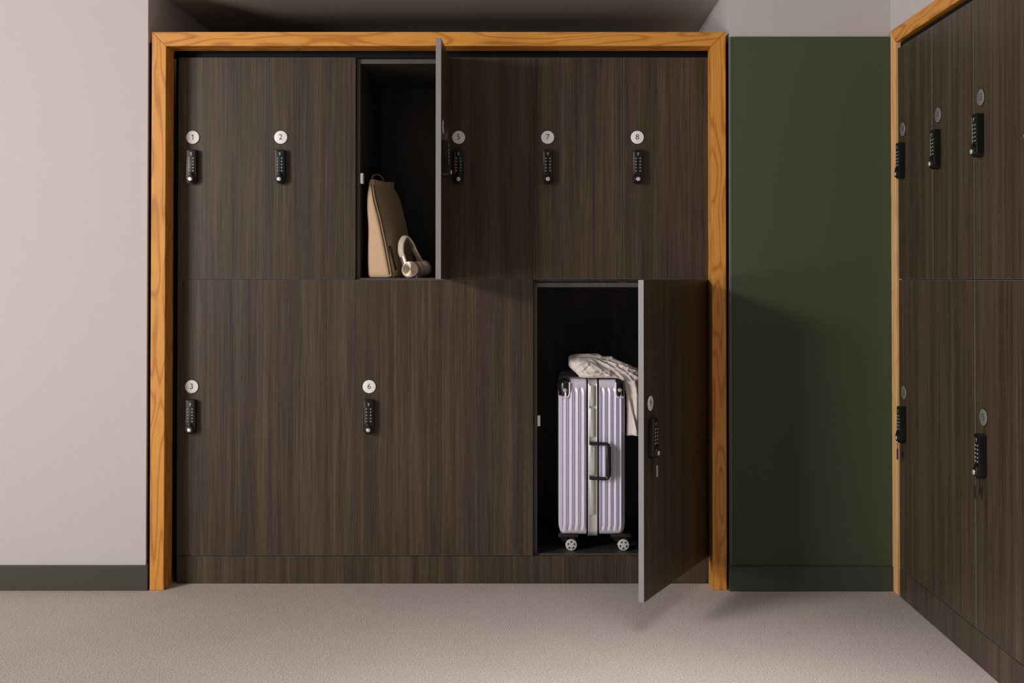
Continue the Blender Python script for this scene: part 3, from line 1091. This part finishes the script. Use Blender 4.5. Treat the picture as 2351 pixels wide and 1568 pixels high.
    for v, nn in zip(out.vertices, nrm):
        p = v.co + JO
        top = min(max((p.z - 0.755) / 0.03, 0), 1)
        right = min(max((p.x - 0.21) / 0.09, 0), 1)
        # direction running from upper left down to lower right
        a = (p.x - 0.25) * 0.75 + (p.z - 0.80) * 1.15 + (p.y - 0.05) * 0.35
        wv = noise.noise(Vector((p.x * 9, p.y * 9, p.z * 9))) * 1.4
        f1 = 1 - abs(math.sin(a * 95 + wv * 2.0))
        f1 = f1 ** 1.6
        f2 = 1 - abs(noise.noise(Vector((p.x * 26, p.y * 14 + 3, p.z * 30))))
        d = top * right * (f1 - 0.45) * 0.0095 + (0.35 + 0.65 * top) * (f2 ** 4 - 0.5) * 0.0042
        # keep the underside and the face against the case calm
        if p.z < 0.774 and p.x < 0.336:
            d = min(d, 0.0) * 0.2
        if p.x < 0.352 and p.z < 0.76:
            d *= 0.3
        v.co += nn * d
    # folded-over edges: grooves along the main creases of the cloth
    CR = [([(0.155, 0.787), (0.186, 0.786), (0.219, 0.792), (0.254, 0.801)], 0.010, 0.0030),
          ([(0.176, 0.797), (0.190, 0.814), (0.204, 0.828)], 0.007, 0.0035),
          ([(0.240, 0.765), (0.269, 0.771)], 0.006, 0.0030),
          ([(0.236, 0.836), (0.275, 0.806), (0.315, 0.776)], 0.010, 0.0040),
          ([(0.272, 0.834), (0.306, 0.808), (0.345, 0.772)], 0.010, 0.0045),
          ([(0.312, 0.822), (0.340, 0.800), (0.370, 0.762)], 0.009, 0.0045)]
    for v in out.vertices:
        p = v.co + JO
        if p.y > 0.17:
            continue
        q = Vector((p.x, p.z))
        for pl, dep, wd in CR:
            best = 1e9
            for (ax, az), (bx_, bz) in zip(pl, pl[1:]):
                a, b_ = Vector((ax, az)), Vector((bx_, bz))
                t_ = min(max((q - a).dot(b_ - a) / (b_ - a).length_squared, 0), 1)
                best = min(best, (q - a - (b_ - a) * t_).length)
            f = math.exp(-(best / wd) ** 2)
            if f > 0.01:
                v.co.y += dep * f
                v.co.z -= 0.25 * dep * f
        # the hanging part: its right half folds away behind a slanting edge
        if p.z < 0.765 and p.x > 0.337:
            xl = 0.338 + (0.760 - p.z) / 0.20 * 0.047
            s_ = min(max((p.x - xl) / 0.006 + 0.5, 0), 1)
            v.co.y += 0.016 * s_ * s_ * (3 - 2 * s_) * min((0.765 - p.z) / 0.03, 1)
        if p.z > 0.776:
            v.co.z -= (p.z - 0.776) * 0.13
    return out


jm = jacket_mesh()
link('jacket_cloth', jm, jk)
# stitched hem at the end of the hanging part
bm = bmesh.new()
pts = []
for k in range(15):
    s = k / 14
    pts.append(Vector((0.3440 + 0.071 * s, 0.069 + 0.010 * math.sin(s * 7.0 + 1.7) + 0.004 * math.sin(s * 15 + 3.4) - 0.0004, 0.551 + 0.004 * math.sin(s * 5))) - JO)
sweep(bm, pts, circ(0.0065, 10, 0.0035), ups=[(0, -1, 0)] * 15)
link('hem', mesh_from_bm('hem', bm, M['cloth'], True), jk)

# ------------------------------------------------------------------ bag in locker 4
ZF4 = Z_MID + 0.006
PHI = R(16)
bag = empty('backpack', (-0.653, 0.048, ZF4 + 0.001), -PHI)
# local axes: +x thickness (to the right), +y width (into the locker), z up
tag(bag, 'slim tan canvas backpack leaning at the left inside the open upper locker 4', 'bag')
BW, BH = 0.245, 0.372


def bag_T(t_):
    return 0.097 * (1 - t_) + 0.008 * t_ + 0.006 * math.sin(math.pi * t_)


def bag_ring(t_, grow=0.0, k=6):
    z = BH * t_
    T = bag_T(t_) + grow
    rnd = min(0.016, 0.3 * T)
    y0, y1 = 0.0 - grow, BW + grow
    if t_ > 0.8:
        q = (t_ - 0.8) / 0.2
        y0 += 0.020 * q * q
        y1 -= 0.030 * q * q
    x0, x1 = 0.0, T
    pts = []
    for (cx, cy, a0) in ((x1 - rnd, y1 - rnd, 0), (x0 + rnd, y1 - rnd, 90), (x0 + rnd, y0 + rnd, 180), (x1 - rnd, y0 + rnd, 270)):
        for i in range(k + 1):
            a = R(a0 + 90 * i / k)
            pts.append([cx + rnd * math.cos(a), cy + rnd * math.sin(a), z])
    # soft belly and slight crumple
    for p in pts:
        nz = noise.noise(Vector((p[0] * 9 + 4, p[1] * 9, z * 9)))
        s = math.sin(math.pi * min(max(t_, 0), 1))
        p[1] += (-1 if p[1] < BW / 2 else 1) * 0.006 * s + 0.003 * nz * s
        p[0] += 0.004 * nz * s
    return [Vector(p) for p in pts]


bm = bmesh.new()
ts = [0.0, 0.012, 0.035] + [0.06 + 0.92 * k / 22 for k in range(23)] + [1.0]
rings = []
for t_ in ts:
    ring = bag_ring(t_)
    if t_ < 0.03:
        c_ = sum(ring, Vector()) / len(ring)
        sh = 0.93 if t_ == 0 else 0.98
        ring = [Vector((c_.x + (p.x - c_.x) * sh, c_.y + (p.y - c_.y) * sh, p.z)) for p in ring]
    rings.append(ring)
loft(bm, rings)
link('bag_body', mesh_from_bm('bag_body', bm, M['canvas'], True, 55), bag)


def on_front(y, t_, off=0.002):
    """point on the sloping front face"""
    T = bag_T(t_)
    nz = noise.noise(Vector((T * 9 + 4, y * 9, BH * t_ * 9)))
    return Vector((T + 0.004 * nz * math.sin(math.pi * t_) + off, y, BH * t_))


# front panel / flap, shade of the right-facing side painted in by darker canvas
bm = bmesh.new()
NU, NV = 16, 30
gr, gr2 = [], []
for j in range(NV + 1):
    t_ = 0.02 + 0.965 * j / NV
    q = max(0, (t_ - 0.8) / 0.2)
    ya, yb = 0.002 + 0.020 * q * q, BW + 0.004 - 0.034 * q * q
    if t_ > 0.86:
        yb -= 0.02 * ((t_ - 0.86) / 0.125) ** 2
    ra, rb = [], []
    for i in range(NU + 1):
        s = i / NU
        y = ya + (yb - ya) * s
        bul = 0.006 * math.sin(math.pi * s) * math.sin(math.pi * t_)
        ra.append(bm.verts.new(on_front(y, t_, 0.0045 + bul)))
        rb.append(bm.verts.new(on_front(y, t_, -0.004)))
    gr.append(ra)
    gr2.append(rb)
for j in range(NV):
    for i in range(NU):
        bm.faces.new((gr[j][i], gr[j][i + 1], gr[j + 1][i + 1], gr[j + 1][i]))
        bm.faces.new((gr2[j][i], gr2[j + 1][i], gr2[j + 1][i + 1], gr2[j][i + 1]))
for j in range(NV):
    bm.faces.new((gr[j][0], gr[j + 1][0], gr2[j + 1][0], gr2[j][0]))
    bm.faces.new((gr[j][NU], gr2[j][NU], gr2[j + 1][NU], gr[j + 1][NU]))
for i in range(NU):
    bm.faces.new((gr[0][i], gr2[0][i], gr2[0][i + 1], gr[0][i + 1]))
    bm.faces.new((gr[NV][i], gr[NV][i + 1], gr2[NV][i + 1], gr2[NV][i]))
link('front_panel', mesh_from_bm('front_panel', bm, M['canvas_shade'], True, 55), bag)
# two dark piped seams between the gusset and the front panel
for yo, off in ((-0.0015, -0.001), (0.012, 0.0055)):
    bm = bmesh.new()
    pts = [on_front(yo + 0.02 * max(0, (t_ - 0.8) / 0.2) ** 2, t_, off) for t_ in [0.03 + 0.93 * k / 24 for k in range(25)]]
    sweep(bm, pts, circ(0.0016, 8), ups=[(0, 1, 0)] * 25)
    link('piping', mesh_from_bm('piping', bm, M['piping'], True), bag)
# top strip with buckle and carrying loop
bm = bmesh.new()
zt = BH
bx(bm, -0.001, 0.019, 0.020, BW - 0.035, zt - 0.022, zt + 0.007, 0.004)
link('top_strip', mesh_from_bm('top_strip', bm, M['canvas_shade'], True, 45), bag)
bm = bmesh.new()
pts = []
for k in range(17):
    a = math.pi * k / 16
    pts.append((0.010, 0.075 + 0.055 * math.cos(a) * -1, zt + 0.004 + 0.026 * math.sin(a)))
sweep(bm, pts, circ(0.0022, 8, 0.0030), ups=[(1, 0, 0)] * 17)
link('grab_loop', mesh_from_bm('grab_loop', bm, M['leather'], True), bag)
bm = bmesh.new()
for yc in (0.165, 0.195):
    bx(bm, 0.017, 0.024, yc - 0.008, yc + 0.008, zt - 0.014, zt + 0.010, 0.002)
link('top_buckle', mesh_from_bm('top_buckle', bm, M['leather'], True, 40), bag)
# strap hanging on the front panel with its ring buckle
bm = bmesh.new()
pts = [on_front(0.032 + 0.06 * (0.26 - t_), t_, 0.0095) for t_ in (0.265, 0.23, 0.19, 0.15, 0.11, 0.08)]
sweep(bm, pts, circ(0.0020, 8, 0.0050), ups=[(1, 0, 0)] * 6)
st = link('strap', mesh_from_bm('strap', bm, M['piping'], True), bag)
bm = bmesh.new()
cp = on_front(0.030, 0.285, 0.010)
pts = [(cp.x - 0.004 * math.sin(2 * math.pi * k / 16), cp.y + 0.009 * math.cos(2 * math.pi * k / 16), cp.z + 0.014 * math.sin(2 * math.pi * k / 16)) for k in range(16)]
sweep(bm, pts, circ(0.0026, 8), closed=True, ups=[(1, 0, 0)] * 16)
link('ring_buckle', mesh_from_bm('ring_buckle', bm, M['buckle'], True), st)

# ------------------------------------------------------------------ headphones beside the bag
RC = 0.0315
hp = empty('headphones', (-0.470, 0.075, ZF4))
tag(hp, 'cream over-ear headphones with champagne metal caps leaning against the tan backpack', 'headphones')
# the two cups, local coordinates
c1 = Vector((-0.0155, -0.045, RC + 0.001))
n1 = Vector((0.10, -0.985, 0.08)).normalized()
c2 = Vector((0.020, 0.050, RC + 0.004))
n2 = Vector((0.62, 0.74, 0.15)).normalized()


def cup(c, nrm, rr):
    q = Vector((0, 0, 1)).rotation_difference(nrm).to_matrix().to_4x4()
    mt = Matrix.Translation(c) @ q
    bm = bmesh.new()
    prof = [(0.0, -0.020), (rr * 0.78, -0.020), (rr * 0.92, -0.016), (rr * 0.97, -0.008), (rr, 0.002), (rr * 0.98, 0.010), (rr * 0.90, 0.014), (0.0, 0.014)]
    rings = []
    for r_, z in prof[1:-1]:
        rings.append([Vector((r_ * math.cos(2 * math.pi * k / 32), r_ * math.sin(2 * math.pi * k / 32), z)) for k in range(32)])
    loft(bm, rings)
    cu = link('ear_cup', mesh_from_bm('ear_cup', bm, M['hp'], True, 50), hp, matrix=mt)
    bm = bmesh.new()
    rings = []
    for r_, z in ((rr * 0.93, 0.0142), (rr * 0.955, 0.0155), (rr * 0.94, 0.0175), (rr * 0.88, 0.0182), (rr * 0.02, 0.0170)):
        rings.append([Vector((r_ * math.cos(2 * math.pi * k / 48), r_ * math.sin(2 * math.pi * k / 48), z)) for k in range(48)])
    loft(bm, rings)
    link('cap', mesh_from_bm('cap', bm, M['gold'], True, 50), cu)
    bm = bmesh.new()
    pts = [(rr * 0.72 * math.cos(2 * math.pi * k / 28), rr * 0.72 * math.sin(2 * math.pi * k / 28), -0.026) for k in range(28)]
    sweep(bm, pts, circ(0.0105, 10, 0.009), closed=True, ups=[(0, 0, 1)] * 28)
    link('cushion', mesh_from_bm('cushion', bm, M['hp'], True), cu)
    return cu


cup(c1, n1, RC)
cup(c2, n2, RC * 1.08)
# headband: arch from behind cup 1 over to cup 2, leaning towards the bag
A0 = c1 + Vector((-0.0195, 0.020, 0.010))
A1 = c2 + Vector((-0.003, 0.000, 0.022))
apex = Vector((-0.040, 0.005, 0.158))
ctrl = [A0, A0 + Vector((-0.011, 0.004, 0.035)), Vector((-0.0535, -0.020, 0.100)), Vector((-0.0530, -0.012, 0.135)), apex, Vector((-0.0230, 0.018, 0.140)), Vector((-0.0080, 0.030, 0.108)),
        Vector((0.0060, 0.040, 0.080)), A1]
fine = []
for i in range(len(ctrl) - 1):
    p0, p1, p2, p3 = ctrl[max(i - 1, 0)], ctrl[i], ctrl[i + 1], ctrl[min(i + 2, len(ctrl) - 1)]
    for s in range(6):
        t_ = s / 6
        fine.append(0.5 * ((2 * p1) + (p2 - p0) * t_ + (2 * p0 - 5 * p1 + 4 * p2 - p3) * t_ * t_ + (3 * p1 - p0 - 3 * p2 + p3) * t_ ** 3))
fine.append(ctrl[-1])
nf = len(fine)
wide = Vector((0.80, -0.55, -0.12)).normalized()
bm = bmesh.new()
i0, i1 = 7, nf - 9
sweep(bm, fine[i0:i1], circ(0.0066, 14, 0.0145), ups=[wide] * (i1 - i0))
band = link('headband', mesh_from_bm('headband', bm, M['hp'], True, 60), hp)
ctrm = sum(fine, Vector()) / nf
bm = bmesh.new()
sweep(bm, [p + (ctrm - p).normalized() * 0.0055 for p in fine[i0 + 5:i1 - 5]], circ(0.0042, 10, 0.0120), ups=[wide] * (i1 - i0 - 10))
link('band_padding', mesh_from_bm('band_padding', bm, M['hp_inner'], True, 60), band)
for seg in (fine[0:i0 + 2], fine[i1 - 2:nf]):
    bm = bmesh.new()
    sweep(bm, seg, circ(0.0058, 12, 0.0138), ups=[wide] * len(seg))
    link('yoke', mesh_from_bm('yoke', bm, M['gold2'] if seg is not None and seg[0] == fine[0] else M['hp'], True, 60), hp)

# ------------------------------------------------------------------ housing of the added ceiling fill light
cl = empty('ceiling_fill_panel', (0.4, -2.0, CEIL - 0.001))
tag(cl, 'unseen square ceiling panel added as fill light for the floor', 'light')
bm = bmesh.new()
for a, b_, c_, d_ in ((-0.64, 0.64, -0.64, -0.61), (-0.64, 0.64, 0.61, 0.64), (-0.64, -0.61, -0.61, 0.61), (0.61, 0.64, -0.61, 0.61)):
    bx(bm, a, b_, c_, d_, -0.02, 0.0)
link('light_frame', mesh_from_bm('light_frame', bm, M['alu']), cl)
box_obj('diffuser', (-0.608, 0.608, -0.608, 0.608, -0.008, 0.0), M['lens'], cl)
